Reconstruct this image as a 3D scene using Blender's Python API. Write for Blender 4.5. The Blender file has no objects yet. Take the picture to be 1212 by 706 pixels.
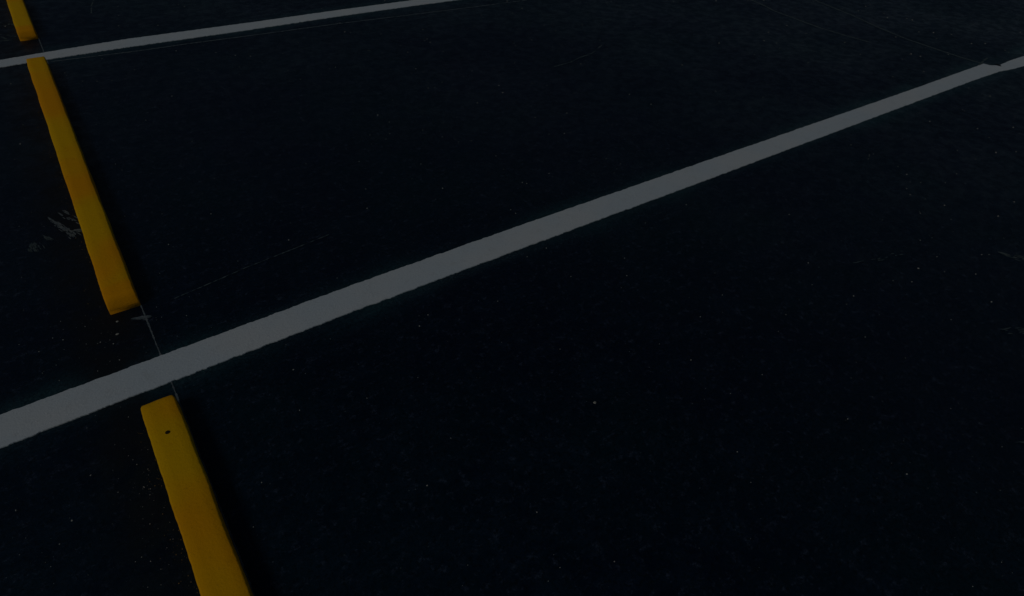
import bpy, bmesh, math, random
from mathutils import Vector, noise
random.seed(7)
R = math.radians
K = 1.15 / 1.3                       # survey units -> metres
scn = bpy.context.scene
col = scn.collection

# ------------------------------------------------------------------ helpers
def link(name, bm, m, parent=None, smooth=False):
    me = bpy.data.meshes.new(name)
    bmesh.ops.recalc_face_normals(bm, faces=bm.faces)
    bm.to_mesh(me); bm.free()
    me.materials.append(m)
    if smooth:
        for p in me.polygons: p.use_smooth = True
    o = bpy.data.objects.new(name, me); col.objects.link(o)
    if parent: o.parent = parent
    return o

def tag(o, label=None, cat=None, group=None, kind=None):
    if label: o['label'] = label
    if cat: o['category'] = cat
    if group: o['group'] = group
    if kind: o['kind'] = kind
    return o

class NT:
    def __init__(s, name):
        s.m = bpy.data.materials.new(name); s.m.use_nodes = True
        s.t = s.m.node_tree; s.b = s.t.nodes['Principled BSDF']
        s.co = s.t.nodes.new('ShaderNodeTexCoord').outputs['Object']
    def put(s, sock, v):
        if isinstance(v, bpy.types.NodeSocket): s.t.links.new(v, sock)
        else: sock.default_value = v
    def noise(s, scale, detail=4, rough=.5, co=None):
        n = s.t.nodes.new('ShaderNodeTexNoise'); s.put(n.inputs['Vector'], co or s.co)
        n.inputs['Scale'].default_value = scale; n.inputs['Detail'].default_value = detail
        n.inputs['Roughness'].default_value = rough; return n.outputs['Fac']
    def voro(s, scale, out='Distance', co=None):
        n = s.t.nodes.new('ShaderNodeTexVoronoi'); s.put(n.inputs['Vector'], co or s.co)
        n.inputs['Scale'].default_value = scale; return n.outputs[out]
    def ramp(s, v, a, b, lo=0., hi=1., smooth=True):
        n = s.t.nodes.new('ShaderNodeMapRange')
        if smooth: n.interpolation_type = 'SMOOTHSTEP'
        s.put(n.inputs['Value'], v)
        for k, x in (('From Min', a), ('From Max', b), ('To Min', lo), ('To Max', hi)): n.inputs[k].default_value = x
        return n.outputs['Result']
    def mth(s, op, a, b=0.):
        n = s.t.nodes.new('ShaderNodeMath'); n.operation = op
        s.put(n.inputs[0], a); s.put(n.inputs[1], b); return n.outputs[0]
    def mix(s, f, a, b):
        n = s.t.nodes.new('ShaderNodeMix'); n.data_type = 'RGBA'
        s.put(n.inputs['Factor'], f)
        s.put(n.inputs[6], a if isinstance(a, bpy.types.NodeSocket) else (*a, 1))
        s.put(n.inputs[7], b if isinstance(b, bpy.types.NodeSocket) else (*b, 1)); return n.outputs[2]
    def xyz(s):
        n = s.t.nodes.new('ShaderNodeSeparateXYZ'); s.put(n.inputs[0], s.co); return n.outputs
    def bump(s, h, strength, dist):
        n = s.t.nodes.new('ShaderNodeBump'); n.inputs['Strength'].default_value = strength
        n.inputs['Distance'].default_value = dist; s.put(n.inputs['Height'], h)
        s.put(s.b.inputs['Normal'], n.outputs[0])
    def done(s, colr, rough=.8, spec=.3):
        s.put(s.b.inputs['Base Color'], colr if isinstance(colr, bpy.types.NodeSocket) else (*colr, 1))
        s.put(s.b.inputs['Roughness'], rough); s.put(s.b.inputs['Specular IOR Level'], spec); return s.m

# ------------------------------------------------------------------ materials
def mat_asphalt():
    n = NT('sealcoated_asphalt'); X, Y, Z = n.xyz()
    big = n.noise(1.1, 5, .6); mid = n.noise(7, 6, .65); fine = n.noise(30, 7, .9); grain = n.noise(85, 5, .85)
    c = n.mix(n.ramp(big, .35, .68), (.0001, .0018, .0115), (.0005, .0076, .0130))
    c = n.mix(n.ramp(mid, .42, .72, 0, .6), c, (.0036, .0100, .0240))
    c = n.mix(n.ramp(fine, .52, .66, 0, .9), c, (.0360, .0460, .0720))
    c = n.mix(n.ramp(grain, .40, .52, .9, 0), c, (.0003, .0008, .0030))
    # teal lens-veil glow beside both lines, painted into the asphalt colour
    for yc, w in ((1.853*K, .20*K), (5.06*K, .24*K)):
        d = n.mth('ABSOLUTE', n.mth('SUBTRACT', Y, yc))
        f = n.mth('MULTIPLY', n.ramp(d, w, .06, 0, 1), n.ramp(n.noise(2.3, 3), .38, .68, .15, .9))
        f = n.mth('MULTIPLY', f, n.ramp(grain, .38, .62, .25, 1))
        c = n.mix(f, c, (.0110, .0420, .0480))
    for yc in (1.853*K, 5.055*K):  # tighter speckled fringe, strengthening the painted glow close to the lines
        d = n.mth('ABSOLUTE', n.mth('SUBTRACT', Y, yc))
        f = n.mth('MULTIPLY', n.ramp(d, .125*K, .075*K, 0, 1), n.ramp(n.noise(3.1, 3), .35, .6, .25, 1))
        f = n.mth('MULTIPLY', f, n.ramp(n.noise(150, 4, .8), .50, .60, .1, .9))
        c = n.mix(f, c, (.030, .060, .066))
    # brown lens halo left of the blocks, put into the asphalt colour
    d = n.mth('ABSOLUTE', n.mth('SUBTRACT', X, -.20*K))
    f = n.mth('MULTIPLY', n.ramp(d, .17, .02, 0, 1), n.ramp(mid, .35, .6, .3, .9))
    c = n.mix(f, c, (.0058, .0038, .0036))
    # exposed pale stone tips
    v = n.t.nodes.new('ShaderNodeTexVoronoi'); n.put(v.inputs['Vector'], n.co); v.inputs['Scale'].default_value = 62
    sp = n.mth('MULTIPLY', n.ramp(v.outputs['Distance'], .16, .08, 0, 1), n.ramp(n.xyzc(v.outputs['Color']), .955, .975, 0, 1))
    sp = n.mth('MULTIPLY', sp, n.ramp(n.noise(.9, 3), .42, .64, .06, .8))
    c = n.mix(sp, c, (.110, .125, .125))
    h = n.mth('ADD', n.mth('MULTIPLY', fine, .7), n.mth('MULTIPLY', grain, .4))
    n.bump(h, .7, .004)
    ro = n.mth('ADD', n.ramp(n.noise(14, 6, .75), .35, .65, .36, .60), n.ramp(n.noise(1.3, 3), .3, .7, -.05, .06))
    n.b.inputs['Specular Tint'].default_value = (.24, .74, 1, 1)      # the blue-black bitumen film
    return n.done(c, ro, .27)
def _xyzc(s, c):
    q = s.t.nodes.new('ShaderNodeSeparateColor'); s.put(q.inputs[0], c); return q.outputs[0]
NT.xyzc = _xyzc

def mat_white():
    n = NT('white_line_paint')
    c = n.mix(n.ramp(n.noise(3.5, 5, .6), .35, .7), (.440, .510, .550), (.480, .525, .540))
    c = n.mix(n.ramp(n.noise(18, 6, .75), .30, .48, .38, 0), c, (.37, .40, .41))
    c = n.mix(n.ramp(n.noise(120, 5, .8), .58, .70, 0, .45), c, (.20, .22, .24))
    c = n.mix(n.ramp(n.noise(46, 6, .8), .66, .70, 0, .6), c, (.09, .11, .12))
    n.bump(n.noise(120, 5, .8), .6, .003)
    return n.done(c, .75, .2)

def mat_yellow():
    n = NT('yellow_block_paint'); g = n.t.nodes.new('ShaderNodeNewGeometry').outputs['Position']
    X, Y, Z = n.xyz()
    orange = n.mth('MAXIMUM', n.ramp(n.noise(1.7, 3, .5, g), .42, .60), n.ramp(Y, .13, .07, 0, 1))  # more orange in noise patches and towards the near end
    c = n.mix(orange, (.650, .372, .001), (.700, .300, .001))
    c = n.mix(n.ramp(n.noise(30, 6, .75), .54, .74, 0, .5), c, (.54, .24, .002))
    c = n.mix(n.ramp(n.noise(120, 5, .8), .62, .70, 0, .6), c, (.22, .12, .01))
    # small chips and rubber rubs, mostly along the foot
    chip = n.mth('MULTIPLY', n.ramp(n.noise(55, 5, .75), .62, .66, 0, 1), n.ramp(Z, .040, .006, .12, .9))
    c = n.mix(chip, c, (.07, .06, .045))
    n.bump(n.noise(110, 5, .75), .5, .003)
    return n.done(c, .75, .06)

def mat_plain(name, a, b, sc, rough=.85, spec=.15):
    n = NT(name)
    n.bump(n.noise(sc*3, 3), .3, .002)
    return n.done(n.mix(n.ramp(n.noise(sc, 4, .6), .3, .7), a, b), rough, spec)

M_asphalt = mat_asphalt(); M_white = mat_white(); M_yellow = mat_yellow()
M_chalk = mat_plain('chalk_dust', (.060, .085, .100), (.120, .140, .150), 90)
M_faint = mat_plain('thin_chalk_dust', (.034, .054, .060), (.075, .098, .102), 60)
M_stone = mat_plain('pale_stone', (.16, .17, .16), (.36, .36, .33), 300)
M_chip = mat_plain('dried_paint_flake', (.30, .31, .28), (.18, .18, .16), 200)
M_rust = mat_plain('rusty_steel', (.012, .010, .004), (.03, .02, .006), 300)

# ------------------------------------------------------------------ ground: one dense-near sheet to the horizon
def ground():
    bm = bmesh.new()
    bmesh.ops.create_grid(bm, x_segments=8, y_segments=8, size=400)
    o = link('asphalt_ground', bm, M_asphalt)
    tag(o, 'black sealcoated asphalt of the parking lot', kind='structure')
ground()

# ------------------------------------------------------------------ painted lines
def resample(pts, step):
    out = []
    for (x0, y0), (x1, y1) in zip(pts, pts[1:]):
        n = max(1, int(math.hypot(x1-x0, y1-y0)/step))
        for i in range(n): out.append((x0+(x1-x0)*i/n, y0+(y1-y0)*i/n))
    out.append(pts[-1]); return out

def sheet(top, bot, z, rag, seed):
    """a thin coat of paint between two surveyed edges (top/bot: same x range), with rough edges and real thickness"""
    bm = bmesh.new()
    def yat(pts, x):
        for (x0, y0), (x1, y1) in zip(pts, pts[1:]):
            if x0 <= x <= x1: return y0+(y1-y0)*(x-x0)/(x1-x0) if x1 > x0 else y0
        return pts[0][1] if x < pts[0][0] else pts[-1][1]
    xa, xb = top[0][0], top[-1][0]
    n = int((xb-xa)/.006); rows = []
    for i in range(n+1):
        x = xa+(xb-xa)*i/n
        r1 = rag*(noise.noise((x*35, seed, 0))+.7*noise.noise((x*110, seed, 3)))
        r2 = rag*(noise.noise((x*35, seed, 7))+.7*noise.noise((x*110, seed, 9)))
        yt, yb = yat(top, x)+r1, yat(bot, x)+r2
        rows.append([bm.verts.new((x*K, yb*K, -.002)), bm.verts.new((x*K, (yb+.001)*K, z)),
                     bm.verts.new((x*K, (yt-.001)*K, z)), bm.verts.new((x*K, yt*K, -.002))])
    for a, b in zip(rows, rows[1:]):
        for j in range(3): bm.faces.new((a[j], b[j], b[j+1], a[j+1]))
    bm.faces.new(rows[0][::-1]); bm.faces.new(rows[-1])
    return bm

T1 = [(-4.2, 1.905), (-.655, 1.913), (-.35, 1.916), (.19, 1.9276), (.60, 1.9355), (.98, 1.938), (1.42, 1.9386), (2.70, 1.929),
      (4.63, 1.9135), (5.7244, 1.9135), (5.8456, 1.914), (5.852, 1.876), (5.895, 1.846), (5.945, 1.838)]
B1 = [(-4.2, 1.760), (-.66, 1.768), (-.37, 1.775), (.17, 1.784), (.60, 1.789), (1.32, 1.790), (2.54, 1.7845), (4.40, 1.782),
      (5.39, 1.779), (5.80, 1.770), (5.945, 1.746)]
o = link('painted_line', sheet(T1, B1, .003, .0036, 1.3), M_white)
tag(o, 'long wide white line crossing the whole photo between two yellow blocks', 'parking line', 'white stall lines')
T1r = [(5.945, 1.838), (6.147, 1.846), (6.355, 1.838), (6.751, 1.8234), (9.5, 1.80)]
B1r = [(5.945, 1.744), (6.11, 1.7319), (6.50, 1.7207), (9.5, 1.69)]
o = link('painted_line', sheet(T1r, B1r, .0022, .0035, 4.1), M_white)
tag(o, 'narrower white line carrying on at the right edge past the dark notch', 'parking line')
T2 = [(-4.2, 5.09), (-.47, 5.095), (-.29, 5.102), (-.01, 5.127), (.445, 5.158), (1.06, 5.143), (1.30, 5.138), (1.97, 5.137), (2.7, 5.120),
      (3.22, 5.103), (5.85, 5.09)]
B2 = [(-4.2, 4.95), (-.47, 4.955), (-.30, 4.970), (-.03, 4.988), (.41, 4.998), (1.01, 4.990), (1.26, 4.988), (1.91, 4.996), (2.65, 4.983),
      (3.02, 4.968), (3.48, 4.953), (5.85, 4.94)]
o = link('painted_line', sheet(T2, B2, .003, .0058, 8.8), M_white)
tag(o, 'far white line across the upper left corner, at the far end of the middle block', 'parking line', 'white stall lines')

# chalk and scratch traces: rows of small ragged flakes of dust
def trace(name, pts, w, m, label, cat, keep=.85, z=.0009, seed=0, fade=0.):
    rnd = random.Random(seed); bm = bmesh.new()
    P = resample(pts, .012)
    for i, (a, b) in enumerate(zip(P, P[1:])):
        u = i/len(P)
        thin = rnd.random() > keep*(1-fade*u)*(.55+.9*(noise.noise((i*.13, seed, 0))*.5+.5))
        d = Vector((b[0]-a[0], b[1]-a[1], 0)); nrm = Vector((-d.y, d.x, 0)).normalized()
        j = (rnd.random()-.5)*w*.12; ww = w*(.12 if thin else .45+.75*rnd.random())
        A = Vector((a[0], a[1], 0))+nrm*j; Bv = Vector((b[0], b[1], 0))+nrm*j
        zt = z*(.9+.2*rnd.random())+(i % 2)*.0002; ring = []
        for s, q in ((-1, A), (-.5, A-d*.35), (.7, A), (1, (A+Bv)/2), (.5, Bv+d*.35), (-.8, Bv)):
            v = (q+nrm*s*ww/2)*K; ring.append((v.x, v.y))
        lo = [bm.verts.new((x, y, -.001)) for x, y in ring]; hi = [bm.verts.new((x, y, zt)) for x, y in ring]
        bm.faces.new(hi); k = len(ring)
        for q in range(k): bm.faces.new((lo[q], lo[(q+1) % k], hi[(q+1) % k], hi[q]))
    o = link(name, bm, m); tag(o, label, cat); return o

trace('chalk_line', [(-.0525, 9.), (-.051, 5.39), (-.0545, 2.23), (-.0525, 1.9), (-.0515, 1.6), (-.0515, -1)], .0062, M_chalk,
      'thin straight chalk line running along the right foot of the yellow blocks', 'chalk line', 1.6, .0008, 1)
trace('chalk_line', [(-.03, 4.945), (.16, 4.93), (.44, 4.905), (.82, 4.897), (1.22, 4.872), (1.85, 4.845), (2.52, 4.79), (3.0, 4.755), (3.9, 4.70)],
      .012, M_chalk, 'thin chalk line just under the far white line', 'chalk line', 1.05, .0008, 2, .45)
trace('chalk_line', [(6.05, 3.6), (5.97, 3.13), (5.88, 2.83), (5.825, 2.53), (5.822, 2.26), (5.825, 2.06), (5.85, 1.915)], .020, M_faint,
      'faint chalk line meeting the white line at its dark notch', 'chalk line', 1.0, .0008, 3)
trace('chalk_line', [(5.46, 3.86), (5.435, 3.677), (5.39, 3.54), (5.385, 3.36), (5.375, 3.05), (5.407, 2.83), (5.452, 2.62)], .022, M_faint,
      'faint grey chalk streak alone near the top of the asphalt, right of centre', 'chalk line', 1.1, .0008, 4, .3)
trace('scratch', [(2.79, 3.399), (2.966, 3.413), (3.094, 3.456), (3.21, 3.471), (3.393, 3.571)], .010, M_faint,
      'short curved faint scratch in the open asphalt of the upper middle', 'scratch', .6, .0007, 5)
trace('scratch', [(.05, 2.21), (.20, 2.235), (.348, 2.262), (.54, 2.285), (.72, 2.31)], .0055, M_faint,
      'faint straight scratch right of the near end of the middle block', 'scratch', .75, .0007, 6)
trace('scratch', [(.41, 6.2), (.36, 6.02), (.33, 5.83)], .012, M_faint,
      'short faint scratch beyond the far white line', 'scratch', .6, .0007, 7)
trace('smear', [(5.78, 1.918), (5.86, 1.935), (5.95, 1.955), (6.02, 1.965)], .016, M_faint,
      'pale smear of paint at the corner of the dark notch in the white line', 'smear', .9, .0009, 8)

# white scrapes on the asphalt left of the middle block
def scrape(strokes, label, seed, m, name='scuff_mark', cat='scuff'):
    rnd = random.Random(seed); bm = bmesh.new()
    for (x0, y0, x1, y1, w, n) in strokes:
        for i in range(n):
            u = rnd.random(); s = rnd.gauss(0, .5)
            d = Vector((x1-x0, y1-y0, 0)); L = d.length; d.normalize(); nr = Vector((-d.y, d.x, 0))
            c = Vector((x0, y0, 0))+d*(u*L)+nr*s*w*(.35+.65*u)
            l = .005+.018*rnd.random()**2; t = .0008+.0014*rnd.random(); a = []
            for q in range(6):
                an = q*math.pi/3+rnd.random()*.5
                a.append((c+d*math.cos(an)*l+nr*math.sin(an)*t)*K)
            zt = .0006+.0012*rnd.random(); hi = [bm.verts.new((p.x, p.y, zt+.0001*rnd.random())) for p in a]; lo = [bm.verts.new((p.x, p.y, -.001)) for p in a]
            bm.faces.new(hi)
            for q in range(6): bm.faces.new((lo[q], lo[(q+1) % 6], hi[(q+1) % 6], hi[q]))
    o = link(name, bm, m); tag(o, label, cat); return o
scrape([(-.262, 3.03, -.19, 2.838, .016, 120), (-.235, 3.08, -.165, 2.93, .012, 12), (-.205, 3.07, -.165, 2.98, .010, 8), (-.185, 2.88, -.165, 2.87, .01, 14)],
       'pale diagonal scrape on the asphalt touching the left side of the middle block', 11, M_chalk)
scrape([(-.345, 2.86, -.335, 2.80, .03, 55), (-.30, 2.90, -.28, 2.86, .012, 12)],
       'small pale blotch on the asphalt left of the diagonal scrape', 12, M_faint)
scrape([(-.42, 6.05, -.17, 5.75, .06, 60), (-.42, 5.75, -.20, 5.50, .05, 60), (-.40, 5.50, -.2, 5.46, .03, 30)],
       'brownish scuffs on the asphalt left of the farthest yellow block', 13, M_faint)
scrape([(-.085, 2.168, -.052, 2.155, .010, 160)], 'pale smear touching the chalk line just below the near end of the middle block', 14, M_chalk)
scrape([(2.6, .95, 2.9, .85, .03, 14), (2.75, .35, 2.92, .25, .03, 40), (2.2, .05, 2.45, -.06, .03, 20), (3.3, .62, 3.36, .5, .03, 30)],
       'faint scuffs in the dark asphalt toward the lower right corner', 15, M_faint)

# ------------------------------------------------------------------ dark scab of tar in the notch of the line
def lump(name, x, y, sx, sy, sz, m, seed, sub=2):
    bm = bmesh.new(); bmesh.ops.create_icosphere(bm, subdivisions=sub, radius=1)
    for v in bm.verts:
        k = 1+.45*noise.noise(v.co*1.7+Vector((seed, 0, 0))); v.co = Vector((v.co.x*sx*k, v.co.y*sy*k, max(v.co.z, -.3)*sz*k))
    o = link(name, bm, m); o.location = (x*K, y*K, .0005); return o
M_tar = mat_plain('tar', (.0015, .002, .0035), (.004, .005, .008), 120, .6, .2)
tag(lump('tar_blob', 5.918, 1.838, .016, .022, .006, M_tar, 3.1), 'small black tar blob in the notch of the white line', 'tar blob')

# ------------------------------------------------------------------ camera (surveyed on the lines and blocks)
F, PITCH, YAW, ROLL, H = 757.139, R(40.81574), R(-37.22607), R(-3.90165), 1.67070
from mathutils import Matrix
Rm = Matrix.Rotation(YAW, 3, 'Z') @ Matrix.Rotation(-PITCH, 3, 'X') @ Matrix.Rotation(ROLL, 3, 'Y')
cam = bpy.data.cameras.new('camera'); co = bpy.data.objects.new('camera', cam); col.objects.link(co)
r, f, u = Rm.col[0], Rm.col[1], Rm.col[2]
co.matrix_world = Matrix(((r.x, u.x, -f.x, 0), (r.y, u.y, -f.y, 0), (r.z, u.z, -f.z, H*K), (0, 0, 0, 1)))
cam.sensor_width = 36; cam.lens = 36*F/1212; cam.clip_end = 2000; cam.clip_start = .02
scn.camera = co

FLAKES = [(-.1436, 2.1837, .0046, 1, 'pale paint flake just below the near end of the middle yellow block'),
          (-.1561, 2.1133, .0060, 2, 'rounder pale flake between the middle block end and the long white line'),
          (1.1022, .9481, .0060, 3, 'lone pale flake in the black asphalt below the middle of the long white line'),
          (2.8377, .7629, .0060, 5, 'pale flake alone near the right edge below the long white line')]
for x, y, s, sd, lab in FLAKES:
    tag(lump('paint_flake', x, y, s, s*.8, s*.35, M_chip, sd, 1), lab, 'paint flake', 'loose pale flakes on the asphalt')

# ------------------------------------------------------------------ grit: uncountable tiny stones
def grit():
    rnd = random.Random(5); bm = bmesh.new()
    def stone(x, y, s):
        a = rnd.random()*6.28; pts = []
        for q in range(5):
            an = a+q*1.2566; rr = s*(.6+.6*rnd.random()); pts.append((x*K+math.cos(an)*rr, y*K+math.sin(an)*rr))
        lo = [bm.verts.new((px, py, -.001)) for px, py in pts]
        hi = [bm.verts.new((x*K+(px-x*K)*.6, y*K+(py-y*K)*.6, s*(.5+.3*rnd.random()))) for px, py in pts]
        bm.faces.new(hi)
        for q in range(5): bm.faces.new((lo[q], lo[(q+1) % 5], hi[(q+1) % 5], hi[q]))
    def ok(x, y):
        return not (-.17 < x < -.045) and not (1.76 < y < 1.94) and not (4.94 < y < 5.15)
    def spray(cx, cy, sx, sy, n, s0, s1):
        for _ in range(n):
            x, y = rnd.gauss(cx, sx), rnd.gauss(cy, sy)
            if ok(x, y): stone(x, y, s0+(s1-s0)*rnd.random()**3)
    spray(-.22, 1.35, .04, .22, 110, .0006, .0022)
    spray(-.36, 1.30, .16, .25, 110, .0005, .0015)
    spray(-.20, 2.10, .08, .09, 80, .0006, .0026)
    spray(-.10, 2.05, .10, .14, 40, .0005, .0016)
    spray(.0, 2.35, .04, .12, 25, .0006, .0018)
    spray(-.30, 2.75, .10, .25, 60, .0006, .0018)
    spray(2.3, .1, .5, .3, 120, .0006, .0020)
    spray(3.3, .9, .35, .35, 45, .0008, .0030)
    for _ in range(2600):
        x, y = rnd.uniform(-.8, 7), rnd.uniform(-.6, 6)
        if ok(x, y): stone(x, y, (.0006+.0019*rnd.random()**4)*(1+.18*math.hypot(x, y)))
    tag(link('grit', bm, M_stone), 'fine pale grit scattered over the black asphalt', 'grit', kind='stuff')
grit()

def yellow_specks():
    rnd = random.Random(9); bm = bmesh.new()
    for y0, y1, n in ((-.2, 1.62, 230), (2.25, 4.85, 160), (5.4, 7, 60)):
        for _ in range(n):
            y = rnd.uniform(y0, y1)
            if 1.76 < y < 1.94 or 4.94 < y < 5.15: continue
            if noise.noise((y*5, 3, 1)) < -.05 and rnd.random() < .8: continue
            x = -.163-abs(rnd.gauss(0, .022)); s = .0005+.0013*rnd.random()**2
            an0 = rnd.random()*6.28
            P = [(x*K+math.cos(an0+q*1.2566)*s*(.6+.7*rnd.random()), y*K+math.sin(an0+q*1.2566)*s*(.6+.7*rnd.random())) for q in range(5)]
            lo = [bm.verts.new((a, b, -.001)) for a, b in P]; hi = [bm.verts.new((a, b, .0008+.0006*rnd.random())) for a, b in P]
            bm.faces.new(hi)
            for q in range(5): bm.faces.new((lo[q], lo[(q+1) % 5], hi[(q+1) % 5], hi[q]))
    m = mat_plain('dusty_yellow_paint', (.22, .13, .03), (.14, .11, .07), 200)
    tag(link('paint_specks', bm, m), 'tiny yellow paint specks on the asphalt along the left foot of the blocks', 'paint specks', kind='stuff')
yellow_specks()

# ------------------------------------------------------------------ wheel stops
W, HT, LEN = .0525, .060, 2.67        # half width at the foot, height, length (survey units)
def stop_mesh(seed):
    prof = [(-1, -.002), (-1, .010), (-.99, .030), (-.975, .051), (-.94, .0575), (-.86, .0597), (-.4, .060), (0, .0602),
            (.4, .060), (.86, .0597), (.94, .0575), (.975, .051), (.99, .030), (1, .010), (1, -.002)]
    bm = bmesh.new(); rings = []
    ys = [(0, .975, .30), (.004, .995, .45), (.012, 1, .72), (.022, 1, .92), (.030, 1, .985), (.040, 1, 1)]
    n = 320
    mid = [(.04+(LEN-.08)*i/n, 1, 1) for i in range(1, n)]
    far = [(LEN-.04, 1, 1), (LEN-.028, .99, .99), (LEN-.018, .97, .97), (LEN-.009, .91, .92), (LEN-.003, .84, .75), (LEN, .78, .40)]
    for y, sw, sh in ys+mid+far:
        ring = []
        for i, (px, pz) in enumerate(prof):
            q = Vector((px*2+seed, y*14, pz*20)); e = .0026*noise.noise(q*.55)+.0014*noise.noise(Vector((px*3+seed, y*55, 2)))
            x = px*W*sw+(e if px > 0 else -e)*(abs(px) > .6)
            z = pz*sh if pz > 0 else pz
            if pz > .02: z += .0012*noise.noise(Vector((px*2, y*9, seed)))
            yy = y+(.0022*noise.noise(Vector((px*4, seed, 5))) if y < .05 or y > LEN-.05 else 0)
            ring.append(bm.verts.new((x*K, yy*K, z*K)))
        rings.append(ring)
    for a, b in zip(rings, rings[1:]):
        for j in range(len(prof)-1): bm.faces.new((a[j], a[j+1], b[j+1], b[j]))
    bm.faces.new(rings[0]); bm.faces.new(rings[-1][::-1])
    return bm

def disc_ring(r0, r1, z0, z1, seg=20):
    bm = bmesh.new(); A = []
    for rr, z in ((r1, z0), (r1, z1), (r0, z1+.0008), (r0*.3, z1+.001)):
        A.append([bm.verts.new((math.cos(6.2832*i/seg)*rr*(1+.12*noise.noise((i, z*50, 1))), math.sin(6.2832*i/seg)*rr, z)) for i in range(seg)])
    for a, b in zip(A, A[1:]):
        for i in range(seg): bm.faces.new((a[i], a[(i+1) % seg], b[(i+1) % seg], b[i]))
    bm.faces.new(A[-1]); return bm

stops = [(-.1060, -.993, 2.3, 'nearest yellow block, cut off by the bottom edge, dark bolt head near its far end'),
         (-.1050, 2.234, 5.9, 'middle yellow block, its whole length showing, between the two white lines'),
         (-.1050, 5.412, 9.4, 'farthest yellow block, cut off by the top left corner, beyond the far white line')]
for i, (x, y, sd, lab) in enumerate(stops):
    t = bpy.data.objects.new('wheel_stop', None); col.objects.link(t)
    t.location = (x*K, y*K, 0); t.empty_display_size = .2
    tag(t, lab, 'wheel stop', 'yellow wheel stops in a row along the chalk line')
    b = link('block', stop_mesh(sd), M_yellow, t, smooth=True)
    if i == 0:
        p = link('bolt_head', disc_ring(.0030, .0058, HT*K-.001, HT*K+.0016), M_rust, t)
        p.location = (-.001*K, (1.516+.993)*K, 0)
        tag(p, 'small dark rusty bolt head in the top of the nearest block')

# ------------------------------------------------------------------ light
SE, AZ = R(42), (-.95, -.22)           # sun to the left of the blocks and a little beyond
w = bpy.data.worlds.new('World'); scn.world = w; w.use_nodes = True
nt = w.node_tree; sky = nt.nodes.new('ShaderNodeTexSky'); sky.sky_type = 'NISHITA'; sky.sun_disc = False
sky.sun_elevation = SE; sky.sun_rotation = math.atan2(AZ[0], AZ[1])
nt.links.new(sky.outputs[0], nt.nodes['Background'].inputs[0]); nt.nodes['Background'].inputs[1].default_value = .06
d = Vector((AZ[0], AZ[1], 0)).normalized()*math.cos(SE)+Vector((0, 0, math.sin(SE)))
sl = bpy.data.lights.new('sun', 'SUN'); sl.energy = 2.6; sl.angle = R(14); sl.color = (1, .95, .87)
so = bpy.data.objects.new('sun', sl); col.objects.link(so); so.rotation_euler = d.to_track_quat('Z', 'Y').to_euler()

v = scn.view_settings; v.view_transform = 'Standard'; v.look = 'None'; v.gamma = 1; v.use_curve_mapping = False; v.exposure = -2.6
scn.render.engine = 'CYCLES'; scn.render.resolution_x = 1024; scn.render.resolution_y = 596
